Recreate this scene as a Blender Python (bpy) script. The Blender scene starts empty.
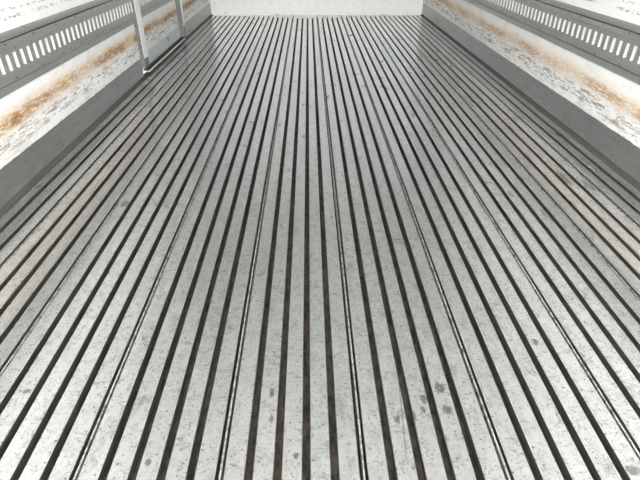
import bpy, bmesh, math, random
from mathutils import Vector, Matrix
random.seed(7)
S = bpy.context.scene
C = S.collection

# ------------------------------------------------------------------ camera
PITCH, YAW, ROLL, FPX = 0.5793841, 0.0224508, 0.0023551, 481.0
cam_d = bpy.data.cameras.new('camera'); cam = bpy.data.objects.new('camera', cam_d); C.objects.link(cam)
cy, sy, cp, sp = math.cos(YAW), math.sin(YAW), math.cos(PITCH), math.sin(PITCH)
fw = Vector((sy*cp, cy*cp, -sp)); rt = Vector((cy, -sy, 0)); up = rt.cross(fw)
c_, s_ = math.cos(ROLL), math.sin(ROLL)
rt, up = c_*rt + s_*up, -s_*rt + c_*up
M = Matrix((rt, up, -fw)).transposed().to_4x4(); M.translation = Vector((-0.0878, 0.0, 0.79425))
cam.matrix_world = M
cam_d.sensor_fit = 'HORIZONTAL'; cam_d.sensor_width = 36.0; cam_d.lens = FPX/640*36.0
cam_d.clip_start = 0.02; cam_d.clip_end = 500
S.camera = cam

# ------------------------------------------------------------------ sky, exposure
W = bpy.data.worlds.new('overcast_sky'); S.world = W; W.use_nodes = True
bg = W.node_tree.nodes['Background']
bg.inputs['Color'].default_value = (0.99, 0.99, 0.978, 1); bg.inputs['Strength'].default_value = 3.0
S.view_settings.view_transform = 'Standard'; S.view_settings.look = 'None'
S.view_settings.gamma = 1.0; S.view_settings.use_curve_mapping = False
S.view_settings.exposure = 1.8

# ------------------------------------------------------------------ dimensions (metres)
P = 0.05                       # rail pitch
HW = 1.112                     # half width of the cargo box
Y0, Y1 = -0.55, 5.55            # rear sill, front wall
HC = 2.2                       # ceiling height
ZK, ZB, ZR = 0.120, 0.3135, 0.4925   # top of kick plate, of stained band, of lashing rail
DY0, DY1 = 3.115, 4.235        # side door frame, outer edges

# ------------------------------------------------------------------ node helpers
class NT:
    def __init__(s, name):
        s.m = bpy.data.materials.new(name); s.m.use_nodes = True
        s.t = s.m.node_tree; s.b = s.t.nodes['Principled BSDF']
    def n(s, typ, **kw):
        o = s.t.nodes.new(typ)
        for k, v in kw.items():
            if k.startswith('i_'): o.inputs[k[2:]].default_value = v
            else: setattr(o, k, v)
        return o
    def l(s, a, b): s.t.links.new(a, b)
    def val(s, sock, v):
        if hasattr(v, 'default_value') or hasattr(v, 'is_linked'): s.l(v, sock)
        else: sock.default_value = v
    def math(s, op, a, b=0.0, c=0.0, clamp=False):
        o = s.n('ShaderNodeMath', operation=op, use_clamp=clamp)
        for i, v in enumerate((a, b, c)): s.val(o.inputs[i], v)
        return o.outputs[0]
    def pos(s): return s.n('ShaderNodeNewGeometry').outputs['Position']
    def scaled(s, v, sc, off=(0, 0, 0)):
        o = s.n('ShaderNodeMapping'); s.l(v, o.inputs['Vector'])
        o.inputs['Scale'].default_value = sc; o.inputs['Location'].default_value = off
        return o.outputs[0]
    def noise(s, v, scale, detail=3.0, rough=0.55, dist=0.0):
        o = s.n('ShaderNodeTexNoise'); s.l(v, o.inputs['Vector'])
        o.inputs['Scale'].default_value = scale; o.inputs['Detail'].default_value = detail
        o.inputs['Roughness'].default_value = rough; o.inputs['Distortion'].default_value = dist
        return o.outputs['Fac']
    def ramp(s, f, lo, hi, a=0.0, b=1.0):
        o = s.n('ShaderNodeMapRange', interpolation_type='SMOOTHSTEP', clamp=True)
        s.l(f, o.inputs['Value'])
        for k, v in zip(('From Min', 'From Max', 'To Min', 'To Max'), (lo, hi, a, b)): o.inputs[k].default_value = v
        return o.outputs['Result']
    def mix(s, f, a, b, mode='MIX'):
        o = s.n('ShaderNodeMix', data_type='RGBA', blend_type=mode)
        s.val(o.inputs[0], f)
        for i, v in ((6, a), (7, b)):
            if isinstance(v, tuple): o.inputs[i].default_value = (*v, 1) if len(v) == 3 else v
            else: s.l(v, o.inputs[i])
        return o.outputs[2]
    def sep(s, v):
        o = s.n('ShaderNodeSeparateXYZ'); s.l(v, o.inputs[0]); return o.outputs
    def bump(s, h, strength=0.2, dist=0.001):
        o = s.n('ShaderNodeBump'); s.l(h, o.inputs['Height'])
        o.inputs['Strength'].default_value = strength; o.inputs['Distance'].default_value = dist
        s.l(o.outputs[0], s.b.inputs['Normal'])
    def set(s, **kw):
        for k, v in kw.items(): s.val(s.b.inputs[k.replace('_', ' ')], (*v, 1) if isinstance(v, tuple) and len(v) == 3 else v)
        return s.m

MAT = {}
# ---- worn aluminium of the floor rails
def mat_floor():
    t = NT('worn_floor_aluminium'); p = t.pos()
    rnd = t.n('ShaderNodeObjectInfo').outputs['Random']
    col = t.mix(t.noise(t.scaled(p, (1, .25, 1)), 5, 4), (0.52, 0.53, 0.52), (0.72, 0.725, 0.71))
    mot = t.noise(t.scaled(p, (1, .7, 1), (2, 5, 0)), 55, 5, .75, .8)
    col = t.mix(t.ramp(mot, .42, .64, 0, .44), col, (0.33, 0.33, 0.32))
    cres = t.noise(t.scaled(p, (.8, 1.6, 1), (11, 3, 0)), 34, 2, .5, 1.0)
    cr = t.math('MULTIPLY', t.ramp(t.math('ABSOLUTE', t.math('SUBTRACT', cres, .5)), .0, .045, 1, 0), t.ramp(t.noise(t.scaled(p, (1, 1, 1), (0, 8, 0)), 40, 2), .46, .58))
    col = t.mix(t.math('MULTIPLY', cr, .62), col, (0.20, 0.20, 0.195))
    col = t.mix(t.math('MULTIPLY', rnd, .35), col, (0.60, 0.60, 0.58))
    # lengthwise drag marks
    drag = t.ramp(t.noise(t.scaled(p, (60, 1.1, 1)), 5, 4, .7), .60, .78)
    col = t.mix(t.math('MULTIPLY', drag, .30), col, (0.30, 0.30, 0.29))
    # short curved scratches: thin ridges of a distorted noise
    a = t.noise(t.scaled(p, (1, .8, 1)), 22, 1.5, .5, 1.2)
    ridge = t.ramp(t.math('ABSOLUTE', t.math('SUBTRACT', a, .5)), .0, .012, 1, 0)
    gate = t.ramp(t.noise(p, 34, 1), .50, .60)
    scr = t.math('MULTIPLY', ridge, gate)
    col = t.mix(t.math('MULTIPLY', scr, .5), col, (0.12, 0.12, 0.115))
    # dark smears
    sm = t.ramp(t.noise(t.scaled(p, (1, .6, 1), (3, 1, 0)), 13, 5, .65, .4), .56, .74)
    col = t.mix(t.math('MULTIPLY', sm, .5), col, (0.20, 0.20, 0.19))
    # small black pits
    pit = t.ramp(t.noise(t.scaled(p, (1, 1, 1), (7, 2, 0)), 165, 1.5, .5), .635, .70)
    col = t.mix(t.math('MULTIPLY', pit, .75), col, (0.06, 0.055, 0.05))
    # particular black scuffs, at their places on the rails
    x, y, z = t.sep(p)
    spots = [(.107, .591, .006, .011), (.174, .654, .010, .012), (.175, .601, .009, .010), (.074, .582, .006, .008),
             (.135, .628, .006, .010), (.128, .603, .006, .007), (-.170, .649, .005, .010), (-.168, .588, .004, .010),
             (-.118, .509, .005, .006), (-.379, .501, .005, .006), (-.669, .663, .007, .005), (-.30, 1.02, .004, .008),
             (.62, 1.5, .008, .02), (.70, 1.62, .010, .015), (.865, 1.62, .012, .05), (.93, 1.56, .014, .04), (.80, 1.83, .012, .03),
             (-.60, 1.7, .012, .03), (-.72, 1.45, .012, .02), (.42, .78, .007, .010), (.47, .47, .012, .008)]
    wob = t.math('MULTIPLY', t.math('SUBTRACT', t.noise(t.scaled(p, (1, .6, 1)), 120, 4, .8), .5), 7.0)
    acc = None
    for (sx, sy_, rx, ry) in spots:
        dx = t.math('DIVIDE', t.math('SUBTRACT', x, sx), rx); dy = t.math('DIVIDE', t.math('SUBTRACT', y, sy_), ry)
        d = t.math('ADD', t.math('MULTIPLY', dx, dx), t.math('MULTIPLY', dy, dy))
        f = t.ramp(t.math('ADD', d, wob), .3, 1.8, 1, 0)
        acc = f if acc is None else t.math('MAXIMUM', acc, f)
    # one long thin gouge across two rails
    lx = t.math('SUBTRACT', x, t.math('MULTIPLY_ADD', t.math('SUBTRACT', y, .612), .075, .0870))
    g = t.math('MULTIPLY', t.ramp(t.math('ABSOLUTE', t.math('ADD', lx, t.math('MULTIPLY', wob, .0004))), .0004, .0014, 1, 0),
               t.ramp(t.math('ABSOLUTE', t.math('SUBTRACT', y, .612)), .08, .13, 1, 0))
    acc = t.math('MAXIMUM', acc, g)
    col = t.mix(t.math('MULTIPLY', acc, .68), col, (0.045, 0.045, 0.045))
    rough = t.math('ADD', t.ramp(t.noise(t.scaled(p, (8, 1, 1)), 9, 4), .25, .8, .19, .27), t.math('MULTIPLY', sm, .1))
    hb = t.math('ADD', t.noise(t.scaled(p, (14, 1, 1)), 30, 4, .6), t.math('MULTIPLY', scr, -.6))
    t.bump(t.math('ADD', t.math('MULTIPLY', hb, .5), t.math('ADD', t.math('MULTIPLY', mot, .8), t.math('MULTIPLY', cr, -1.0))), .30, .0006)
    return t.set(Base_Color=col, Metallic=.88, Roughness=rough, Coat_Weight=.85, Coat_Roughness=.16, Coat_IOR=1.5)
MAT['floor'] = mat_floor()

def mat_grime():
    t = NT('grimy_channel'); p = t.pos()
    col = t.mix(t.ramp(t.noise(t.scaled(p, (1, .4, 1)), 70, 5, .75), .32, .68), (0.012, 0.010, 0.007), (0.105, 0.086, 0.066))
    col = t.mix(t.ramp(t.noise(p, 90, 2), .62, .72), col, (0.05, 0.042, 0.035))
    return t.set(Base_Color=col, Metallic=.15, Roughness=.7)
MAT['grime'] = mat_grime()
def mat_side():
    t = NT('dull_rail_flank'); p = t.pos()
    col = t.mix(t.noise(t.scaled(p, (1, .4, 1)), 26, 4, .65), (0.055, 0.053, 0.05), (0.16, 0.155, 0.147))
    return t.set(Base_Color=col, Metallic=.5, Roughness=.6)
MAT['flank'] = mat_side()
def mat_tongue():
    t = NT('bright_joint_lip'); p = t.pos()
    col = t.mix(t.ramp(t.noise(t.scaled(p, (1, 1, 1)), 60, 3, .7), .34, .56), (0.17, 0.145, 0.12), (0.56, 0.55, 0.535))
    return t.set(Base_Color=col, Metallic=.7, Roughness=.42)
MAT['lip'] = mat_tongue()

def mat_kick(name, base0, base1, rough=.42, metal=.8):
    t = NT(name); p = t.pos()
    col = t.mix(t.noise(t.scaled(p, (1, .35, 2)), 18, 6, .75), base0, base1)
    st = t.ramp(t.noise(t.scaled(p, (1, .7, 30)), 7, 4, .7), .58, .75)
    col = t.mix(t.math('MULTIPLY', st, .45 if metal > .7 else .2), col, (0.66, 0.66, 0.64))
    sp_ = t.ramp(t.noise(t.scaled(p, (1, .6, 1)), 60, 3, .6), .63, .72)
    col = t.mix(t.math('MULTIPLY', sp_, .6), col, (0.08, 0.08, 0.08))
    t.bump(t.noise(t.scaled(p, (1, .3, 3)), 25, 4), .15, .001)
    return t.set(Base_Color=col, Metallic=metal, Roughness=rough)
MAT['kick'] = mat_kick('scuffed_kick_aluminium', (0.22, 0.226, 0.222), (0.56, 0.567, 0.555), .30)
MAT['rail'] = mat_kick('grey_anodised_rail', (0.36, 0.367, 0.348), (0.42, 0.427, 0.405), .40, .6)
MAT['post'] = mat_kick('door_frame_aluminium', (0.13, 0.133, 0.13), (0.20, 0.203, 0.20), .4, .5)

def mat_band(name, rustcol, darkcol, strength, zc):
    """white liner with a rust-coloured rub line and grey scrapes below it"""
    t = NT(name); p = t.pos(); x, y, z = t.sep(p)
    wob = t.math('MULTIPLY', t.math('SUBTRACT', t.noise(t.scaled(p, (1, 1, 0)), 1.1, 3, .6), .5), .07)
    zz = t.math('SUBTRACT', t.math('SUBTRACT', z, zc), wob)
    fine = t.noise(t.scaled(p, (1, 1, 5.5)), 22, 7, .8)
    col = t.mix(t.noise(p, 6, 4), (0.80, 0.80, 0.785), (0.88, 0.88, 0.865))
    # rust: broad orange halo plus brown core
    za = t.math('ABSOLUTE', zz)
    halo = t.math('MULTIPLY', t.ramp(za, .004, .052, 1, 0), t.ramp(fine, .36, .58, .22, 1))
    halo = t.math('MULTIPLY', halo, t.ramp(t.noise(t.scaled(p, (1, 1, 0), (4, 4, 0)), 2.0, 2), .3, .6, .55, 1))
    core = t.math('MULTIPLY', t.ramp(t.math('ADD', zz, .006), -.001, .0, 1, 1), t.ramp(t.math('ABSOLUTE', t.math('ADD', zz, .008)), .006, .034, 1, 0))
    core = t.math('MULTIPLY', core, t.ramp(fine, .34, .58))
    core = t.math('MULTIPLY', core, t.ramp(t.noise(t.scaled(p, (1, 1, 0), (9, 1, 0)), 2.6, 2), .36, .58, .18, 1))
    col = t.mix(t.math('MULTIPLY', halo, strength), col, rustcol)
    col = t.mix(t.math('MULTIPLY', core, strength), col, darkcol)
    # grey-brown scrapes in the lower half
    low = t.math('ADD', t.math('MULTIPLY', t.ramp(zz, -.040, -.015, 1, 0), .35), t.math('MULTIPLY', t.ramp(t.math('ABSOLUTE', t.math('ADD', zz, .066)), .010, .036, 1, 0), .9), 0, True)
    s1 = t.ramp(t.noise(t.scaled(p, (1, 1, 8), (2, 0, 0)), 7, 6, .78), .49, .62)
    s2 = t.ramp(t.noise(t.scaled(p, (1, 1.1, 7), (5, 0, 0)), 22, 5, .75), .52, .63)
    sc = t.math('MULTIPLY', low, t.math('MAXIMUM', t.math('MULTIPLY', s1, .9), s2))
    col = t.mix(sc, col, (0.23, 0.185, 0.135))
    grime_shade = t.ramp(t.noise(t.scaled(p, (1, 1, 2.5), (8, 3, 1)), 12, 6, .75), .50, .70)
    col = t.mix(t.math('MULTIPLY', grime_shade, t.ramp(y, 2.0, 4.2, .28, .62)), col, (0.45, 0.43, 0.38))  # grime; its increase toward the front also paints in dimmer light there
    # a few dark nicks everywhere
    nk = t.ramp(t.noise(t.scaled(p, (1, .6, 1.4), (1, 6, 2)), 46, 2), .70, .76)
    col = t.mix(t.math('MULTIPLY', nk, .5), col, (0.30, 0.29, 0.27))
    t.bump(t.math('ADD', t.noise(t.scaled(p, (1, 1, 3)), 30, 5, .7), t.math('MULTIPLY', sc, -.8)), .3, .0015)
    return t.set(Base_Color=col, Roughness=.5, Specular_IOR_Level=.35)
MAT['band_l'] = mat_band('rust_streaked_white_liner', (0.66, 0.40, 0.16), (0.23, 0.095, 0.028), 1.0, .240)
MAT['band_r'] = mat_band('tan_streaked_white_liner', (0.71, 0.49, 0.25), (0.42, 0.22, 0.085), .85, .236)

def mat_wall():
    t = NT('white_gloss_liner'); p = t.pos(); x, y, z = t.sep(p)
    col = t.mix(t.noise(p, 3, 3), (0.87, 0.88, 0.88), (0.90, 0.905, 0.90))
    def row(zc, w, off):
        wv = t.math('MULTIPLY', t.math('SUBTRACT', t.noise(t.scaled(p, (1, 1, 0), (off, 0, 0)), 2.5, 2), .5), .012)
        d = t.math('ABSOLUTE', t.math('SUBTRACT', t.math('SUBTRACT', z, zc), wv))
        m = t.math('MULTIPLY', t.ramp(d, w*.4, w, 1, 0), t.ramp(t.noise(t.scaled(p, (1, 1, 2.5), (off, 3, 0)), 46, 4, .7), .48, .60))
        return t.math('MULTIPLY', m, t.ramp(t.noise(t.scaled(p, (1, 1, 0), (off, 9, 0)), 6, 1), .34, .48))
    m = t.math('MAXIMUM', row(.528, .008, 1), t.math('MULTIPLY', row(.553, .006, 4), .8))
    m = t.math('MAXIMUM', m, t.math('MULTIPLY', row(.62, .012, 7), .6))
    col = t.mix(t.math('MULTIPLY', m, .8), col, (0.14, 0.14, 0.14))
    return t.set(Base_Color=col, Roughness=.32)
MAT['wall'] = mat_wall()

def plain(name, col, rough=.5, metal=0.0, var=.06, scale=12):
    t = NT(name); p = t.pos()
    c2 = tuple(max(0, v*(1-var)) for v in col)
    return t.set(Base_Color=t.mix(t.noise(p, scale, 4), c2, col), Roughness=rough, Metallic=metal)
def mat_front_plate():
    t = NT('white_front_scuff_plate'); p = t.pos(); x, y, z = t.sep(p)
    col = t.mix(t.noise(t.scaled(p, (1, 1, 2)), 4, 4), (0.93, 0.915, 0.885), (0.955, 0.945, 0.925))
    lowm = t.math('MULTIPLY', t.ramp(z, .018, .045, 1, 0), t.ramp(t.noise(t.scaled(p, (1, 1, 5)), 11, 4, .6), .56, .68))
    col = t.mix(t.math('MULTIPLY', lowm, .6), col, (0.30, 0.29, 0.27))
    return t.set(Base_Color=col, Roughness=.4)
MAT['front_plate'] = mat_front_plate()
MAT['front'] = plain('cool_white_front_panel', (0.89, 0.91, 0.94), .35)
MAT['ceiling'] = plain('white_ceiling_liner', (0.90, 0.90, 0.895), .4)
MAT['cove'] = plain('brown_dirty_sealant', (0.085, 0.078, 0.064), .7, 0, .4, 40)
MAT['slot'] = plain('white_slot_sides', (0.86, 0.86, 0.85), .45)
MAT['black'] = plain('black_gasket_groove_shade', (0.02, 0.02, 0.02), .6)  # door gasket rubber, also the painted shadow strips in rail grooves
MAT['sill'] = plain('pale_door_sill_plate', (0.60, 0.65, 0.665), .35, .05, .22, 40)
MAT['bright'] = plain('bright_sill_edge', (0.82, 0.82, 0.80), .4, .1)
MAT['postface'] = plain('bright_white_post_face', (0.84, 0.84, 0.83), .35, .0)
MAT['screw'] = plain('steel_screw', (0.55, 0.55, 0.53), .4, .8)
MAT['darkscrew'] = plain('dull_rivet', (0.20, 0.20, 0.195), .5, .5)
MAT['asphalt'] = plain('grey_yard_concrete', (0.42, 0.41, 0.39), .85, 0, .3, 3)

# ------------------------------------------------------------------ mesh helpers
def box(bm, x0, x1, y0, y1, z0, z1):
    v = [bm.verts.new((x, y, z)) for z in (z0, z1) for y in (y0, y1) for x in (x0, x1)]
    for q in ((0, 2, 3, 1), (4, 5, 7, 6), (0, 1, 5, 4), (2, 6, 7, 3), (0, 4, 6, 2), (1, 3, 7, 5)):
        bm.faces.new([v[i] for i in q])
def extrude(bm, prof, y0, y1, cap=True, mats=None):
    """closed profile of (x, z) swept along y"""
    a = [bm.verts.new((x, y0, z)) for x, z in prof]; b = [bm.verts.new((x, y1, z)) for x, z in prof]
    n = len(prof)
    for i in range(n):
        f = bm.faces.new((a[i], a[(i+1) % n], b[(i+1) % n], b[i]))
        if mats: f.material_index = mats[i]
    if cap: bm.faces.new(a[::-1]); bm.faces.new(b)
def mesh(name, bm, *mats):
    bmesh.ops.recalc_face_normals(bm, faces=bm.faces)
    me = bpy.data.meshes.new(name); bm.to_mesh(me); bm.free()
    for m in mats: me.materials.append(MAT[m])
    return me
def link(name, data, parent=None, loc=None):
    o = bpy.data.objects.new(name, data); C.objects.link(o)
    if parent: o.parent = parent
    if loc: o.location = loc
    return o
def boxobj(name, mat, parent, *dims):
    bm = bmesh.new()
    for d in dims: box(bm, *d)
    return link(name, mesh(name, bm, mat), parent)
def struct(o, label=None, cat=None):
    o['kind'] = 'structure'
    if label: o['label'] = label
    if cat: o['category'] = cat
    return o
def tag(o, label, cat, group=None):
    o['label'] = label; o['category'] = cat
    if group: o['group'] = group
    return o
def dome(r, h, seg=8):
    bm = bmesh.new()
    rings = [(r, 0), (r*.8, h*.7)]
    vs = [[bm.verts.new((h_, rr*math.cos(2*math.pi*k/seg), rr*math.sin(2*math.pi*k/seg))) for k in range(seg)] for rr, h_ in rings]
    top = bm.verts.new((h, 0, 0))
    for k in range(seg):
        bm.faces.new((vs[0][k], vs[0][(k+1) % seg], vs[1][(k+1) % seg], vs[1][k]))
        bm.faces.new((vs[1][k], vs[1][(k+1) % seg], top))
    return bm            # axis along +x

# ------------------------------------------------------------------ floor
# sub-floor under everything; planks (extrusions) carry the rails
DEPTH, GAP = 0.030, 0.0145
fl = boxobj('floor', 'grime', None, (-HW-.06, HW+.06, Y0, Y1, -.10, -.034))
struct(fl, 'ribbed grey aluminium floor of the cargo box with long parallel rails', 'floor')
w = P-GAP; ch = .0012; ov = .0025
prof = [(-w/2+ov, -DEPTH), (w/2-ov, -DEPTH), (w/2-ov, -.007), (w/2, -.005), (w/2, -ch), (w/2-ch, 0), (-w/2+ch, 0), (-w/2, -ch), (-w/2, -.005), (-w/2+ov, -.007)]
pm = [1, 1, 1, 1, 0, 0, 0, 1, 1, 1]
bm = bmesh.new(); extrude(bm, prof, Y0, Y1, True, pm); RAIL = mesh('rail', bm, 'floor', 'flank')
bm = bmesh.new()
tw = .0038
extrude(bm, [(-tw/2, -DEPTH), (tw/2, -DEPTH), (tw/2, -.0035), (tw/2-.001, -.0025), (-tw/2+.001, -.0025), (-tw/2, -.0035)], Y0, Y1, True, [0]*6)
LIP = mesh('joint_lip', bm, 'lip')
joints = [-21, -19, -15, -10, -5, 0, 5, 10, 15, 19, 21]
edges = [-22.24] + joints[1:-1] + [22.24]
for a, b in zip(edges[:-1], edges[1:]):
    x0, x1 = a*P, b*P
    e0 = .0004
    pl = boxobj('floor_plank', 'grime', fl, (x0+e0, x1-e0, Y0+.002, Y1, -.034, -DEPTH+.0))
    lo, hi = math.ceil(a), math.floor(b)
    ks = [k for k in range(-21, 21) if a <= k and k+1 <= b]
    for k in ks: link('rail', RAIL, pl, ((k+.5)*P, 0, 0))
    if a < -22 or b > 22:                     # flat strip that runs along the wall
        s = -1 if a < 0 else 1
        xi, xo = s*(21*P+GAP/2), s*HW
        bm = bmesh.new(); box(bm, min(xi, xo), max(xi, xo), Y0, Y1, -DEPTH, 0)
        for f in bm.faces:
            f.normal_update()
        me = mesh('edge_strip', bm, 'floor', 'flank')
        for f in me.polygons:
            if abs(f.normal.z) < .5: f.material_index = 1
        link('edge_strip', me, pl)
    if b < 22: link('joint_lip', LIP, pl, (x1+.0005, 0, 0))

# cove of sealant along each wall
def cove(name, s, label):
    bm = bmesh.new(); n = 5; r = .021
    pr = [(HW+.002, -.0005), (HW-r, -.0005)]
    pr += [(HW-r+r*math.sin(t), .0015+r-r*math.cos(t)) for t in [math.pi/2*i/n for i in range(n+1)]]
    pr += [(HW+.002, r+.0015)]
    extrude(bm, [(s*x, z) for x, z in pr], Y0+.004, Y1)
    return struct(link(name, mesh(name, bm, 'cove')), label, 'trim')
cove('trim_1', -1, 'thin brown sealant cove where floor meets the wall with the door')
cove('trim_2', 1, 'thin brown sealant cove where floor meets the doorless wall')

# ------------------------------------------------------------------ walls, ceiling
T = .075
PY0 = DY0-.045
JW = .075          # width of a door jamb
wl = boxobj('wall_left', 'wall', None, (-HW-T, -HW, Y0, PY0+.01, -.1, HC), (-HW-T, -HW, DY1-.01, Y1+T, -.1, HC), (-HW-T, -HW, PY0+.01, DY1-.01, 1.95, HC))
struct(wl, 'white scuffed liner wall on the side with the door', 'wall')
wr = struct(boxobj('wall_right', 'wall', None, (HW, HW+T, Y0, Y1+T, -.1, HC)), 'white scuffed liner wall without a door', 'wall')
wf = struct(boxobj('wall_front', 'front', None, (-HW, HW, Y1, Y1+T, -.1, HC)), 'white far end wall of the cargo box', 'wall')
struct(boxobj('ceiling', 'ceiling', None, (-HW-T, HW+T, Y0, Y1+T, HC, HC+T)), 'white flat ceiling of the cargo box', 'ceiling')

def bandprof(s, z0, z1, t, b=.002):
    pr = [(HW, z0), (HW-t+b*.4, z0), (HW-t, z0+b), (HW-t, z1-b), (HW-t+b, z1), (HW, z1)]
    return [(s*x, z) for x, z in pr]
def strip(name, mat, parent, s, z0, z1, t, y0, y1, b=.002, x=0):
    bm = bmesh.new(); extrude(bm, [(px+x, pz) for px, pz in bandprof(s, z0, z1, t, b)], y0, y1)
    return link(name, mesh(name, bm, mat), parent)

# kick plates (baseboards)
bl = strip('baseboard_left', 'kick', None, -1, .0, ZK, .0025, Y0, PY0, .0008)
struct(bl, 'grey scuffed aluminium kick plate below the rust-streaked band, side with the door', 'kick plate')
strip('plate_section', 'kick', bl, -1, .0, ZK, .0025, DY1, Y1-.003, .0008)
br = struct(strip('baseboard_right', 'kick', None, 1, .0, ZK, .0025, Y0, Y1-.003, .0008), 'grey scuffed aluminium kick plate below the tan-streaked band', 'kick plate')

# stained white bands: panels on the walls, slightly proud; ragged lower edge
def band(name, mat, parent, s, y0, y1, seed, x=0):
    rnd = random.Random(seed); bm = bmesh.new(); t = .005
    n = max(4, int((y1-y0)/.012)); z0s = []; v = 0
    for i in range(n+1):
        v = .25*v + rnd.uniform(-.0014, .0014); z0s.append(ZK-.001+v)
    rows = []
    for i in range(n+1):
        y = y0+(y1-y0)*i/n; z0 = z0s[i]
        rows.append([bm.verts.new((s*xx+x, y, zz)) for xx, zz in ((HW-.001, z0), (HW-t+.0015, z0), (HW-t, z0+.002), (HW-t, ZB-.0045), (HW-t+.0035, ZB-.001), (HW-.001, ZB-.0005))])
    for a, b in zip(rows[:-1], rows[1:]):
        for j in range(5): bm.faces.new((a[j], a[j+1], b[j+1], b[j]))
        bm.faces.new((a[5], a[0], b[0], b[5]))
    bm.faces.new(rows[0]); bm.faces.new(rows[-1][::-1])
    o = link(name, mesh(name, bm, mat), parent); return o
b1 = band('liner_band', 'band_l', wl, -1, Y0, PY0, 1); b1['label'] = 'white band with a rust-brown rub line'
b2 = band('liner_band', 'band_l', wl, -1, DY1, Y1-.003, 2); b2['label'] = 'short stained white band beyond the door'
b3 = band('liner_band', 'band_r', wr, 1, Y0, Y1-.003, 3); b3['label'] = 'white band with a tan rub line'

# ------------------------------------------------------------------ slotted lashing rails
SP, SW, SZ0, SZ1 = .0477, .0205, .3775, .4310
bm = dome(.0042, .0022); SCREW = {1: None}
me = mesh('screw', bm, 'darkscrew'); SCREW = me
bm = dome(.0022, .0012, 6); TINY = bm
def lashing_rail(s, y0, y1, label, phase, root_xy, parent=None, x=0):
    root = parent
    if root is None:
        root = link('lashing_rail', None, None, None); tag(root, label, 'lashing rail')
    L = lambda n, m, z0, z1, t, b=.0012: strip(n, m, root, s, z0, z1, t, y0, y1, b, x)
    L('lower_flange', 'rail', ZB+.0012, .3400, .008)
    L('lower_fixing_strip', 'rail', .3435, .3605, .0120)
    L('upper_fixing_strip', 'rail', .4470, .4660, .0120)
    L('upper_flange', 'rail', .4695, ZR, .0095, .0055)
    L('groove_shade', 'black', ZB-.0003, .3600, .0025, .0002); L('groove_shade', 'black', .4480, .4715, .0025, .0002)  # black strips put in as the shadow inside the grooves
    L('backing_strip', 'flank', .3600, .4480, .0015, .0002)
    # slotted box section: deep slots with pale inner sides
    bm = bmesh.new(); xa, xb = HW-.0160, HW-.0015
    def bx(ya, yb, za, zb):
        box(bm, min(s*xa, s*xb)+x, max(s*xa, s*xb)+x, ya, yb, za, zb)
    bx(y0, y1, .3600, SZ0); bx(y0, y1, SZ1, .4470)
    k0 = math.ceil((y0-phase)/SP+.4); k1 = math.floor((y1-phase)/SP-.4)
    prev = y0
    for k in range(k0, k1+1):
        c = phase+k*SP
        bx(prev, c-SW/2, SZ0, SZ1); prev = c+SW/2
    bx(prev, y1, SZ0, SZ1)
    me = mesh('slotted_plate', bm, 'rail', 'slot')
    for f in me.polygons:
        if abs(f.normal.y) > .5: f.material_index = 1
    link('slotted_plate', me, root)
    # screws every four slots on both fixing strips, tiny rivets between
    R = Matrix.Rotation(math.pi, 4, 'Z') if s > 0 else Matrix.Identity(4)
    bmr = bmesh.new()
    for k in range(k0, k1+1):
        c = phase+(k+.5)*SP
        if c > y1-.01: break
        for zc in (.3510, .4600):
            if k % 4 == 0:
                o = link('screw', SCREW, root, (s*(HW-.0119)+x, c, zc))
                if s > 0: o.rotation_euler.z = math.pi
            else:
                q = dome(.0022, .0012, 6); q.transform(Matrix.Translation((s*(HW-.0119)+x, c, zc)) @ R)
                tmp = bpy.data.meshes.new('t'); q.to_mesh(tmp); q.free(); bmr.from_mesh(tmp); bpy.data.meshes.remove(tmp)
    o = link('rivet_row', mesh('rivet_row', bmr, 'screw'), root); o['kind'] = 'stuff'
    return root
lashing_rail(-1, Y0, PY0-.001, 'grey slotted metal lashing rail on the near side of the side door', 1.699+.0, None)
lashing_rail(1, Y0, Y1-.003, 'long unbroken grey slotted metal lashing rail on the doorless wall', 1.863, None)
lashing_rail(-1, DY1+.001, Y1-.003, 'short grey slotted metal lashing rail between side door and far end wall', 1.699, None)

# ------------------------------------------------------------------ side door in the left wall
dr = link('door_1', None, None, (-HW, DY0, 0)); struct(dr, 'white stained side door with bright aluminium frame posts and pale sill', 'door')
dr.location = (0, 0, 0)
RX = .016          # door leaf sits this far back from the wall face
leaf = boxobj('door_leaf', 'wall', dr, (-HW-.06, -HW-RX, PY0+JW-.01, DY1-JW+.01, .02, 1.94))
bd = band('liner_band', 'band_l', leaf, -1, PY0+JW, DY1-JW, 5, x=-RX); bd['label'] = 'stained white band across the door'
strip('sill_plate', 'sill', leaf, -1, .036, ZK-.001, .004, PY0+JW, DY1-JW, .001, x=-RX)
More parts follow.
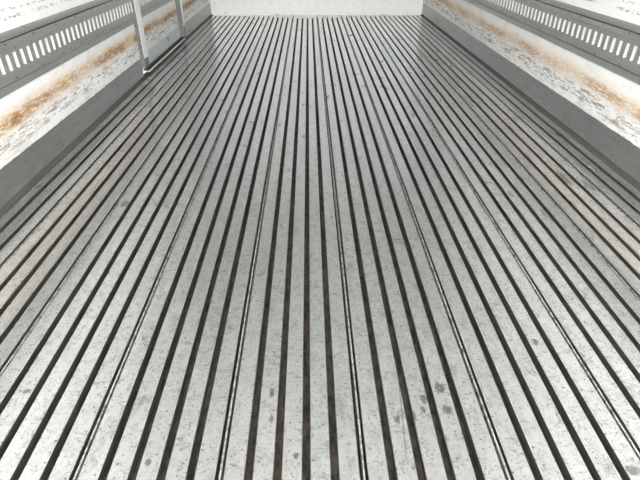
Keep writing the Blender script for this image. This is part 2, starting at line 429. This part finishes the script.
# frame posts: box section standing proud of the wall
def post(y0, y1, t, zb):
    bm = bmesh.new(); box(bm, -HW-.03, -HW+t, y0, y1, .115, 1.95)
    bmesh.ops.bevel(bm, geom=list(bm.edges), offset=.002, segments=1, affect='EDGES')
    me = mesh('frame_post', bm, 'post', 'postface')
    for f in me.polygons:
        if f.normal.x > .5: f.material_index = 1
    o = link('frame_post', me, dr)
    boxobj('post_foot', 'post', o, (-HW-.03, -HW+t-.003, y0+.001, y1-.012, zb, .115))
post(PY0-.012, PY0+JW, .030, .062); post(DY1-JW*.7, DY1, .022, .024)
boxobj('frame_head', 'post', dr, (-HW-.03, -HW+.03, PY0+JW, DY1-JW*.7, 1.885, 1.95))
boxobj('gasket', 'black', dr, (-HW-.02, -HW+.010, PY0+JW, DY1-JW*.7, .024, .036))
boxobj('sill_edge', 'bright', dr, (-HW-.02, -HW+.020, PY0+JW, DY1-JW*.7, .0185, .024))
bm = dome(.016, .008, 14); o = link('drain_plug', mesh('drain_plug', bm, 'kick'), leaf, (-HW-.0015, 3.75, .100))
o['label'] = 'small round grey plug in the sill plate'
lashing_rail(-1, PY0+JW, DY1-JW*.7, '', 1.699, None, parent=leaf, x=-RX)

# ------------------------------------------------------------------ front wall details
fp = boxobj('scuff_plate', 'front_plate', wf, (-HW+.004, HW-.004, Y1-.004, Y1, .0, .142))
fp['label'] = 'riveted white scuff plate along the foot of the wall'
bm = dome(.0055, .0025, 8); bm.transform(Matrix.Rotation(-math.pi/2, 4, 'Z')); RIV = mesh('rivet', bm, 'screw')
for k in range(23): link('rivet', RIV, fp, (-1.062+k*.0963, Y1-.0038, .1175))

# ------------------------------------------------------------------ rear sill and yard outside (behind the view)
sill = struct(boxobj('trim_3', 'post', None, (-HW-T, HW+T, Y0-.05, Y0-.001, -.16, -.002)), 'aluminium rear sill at the open end of the floor', 'trim')
bm = bmesh.new(); box(bm, -40, 40, -40, 40, -1.25, -1.15)
struct(link('ground', mesh('ground', bm, 'asphalt')), 'grey concrete yard below the truck body', 'ground')

# put each Empty at the base of its thing, parts staying where they are
for o in [o for o in C.objects if o.type == 'EMPTY']:
    ys = {'door_1': .5*(PY0+DY1)}.get(o.name)
    if ys is None:
        lf = [c for c in o.children if c.name.startswith('lower_flange')][0]
        vy = [v.co.y for v in lf.data.vertices]; vx = lf.data.vertices[0].co.x
        base = Vector((math.copysign(HW, vx), .5*(min(vy)+max(vy)), ZB))
    else: base = Vector((-HW, ys, 0))
    o.location = base
    for c in o.children: c.location = c.location - base
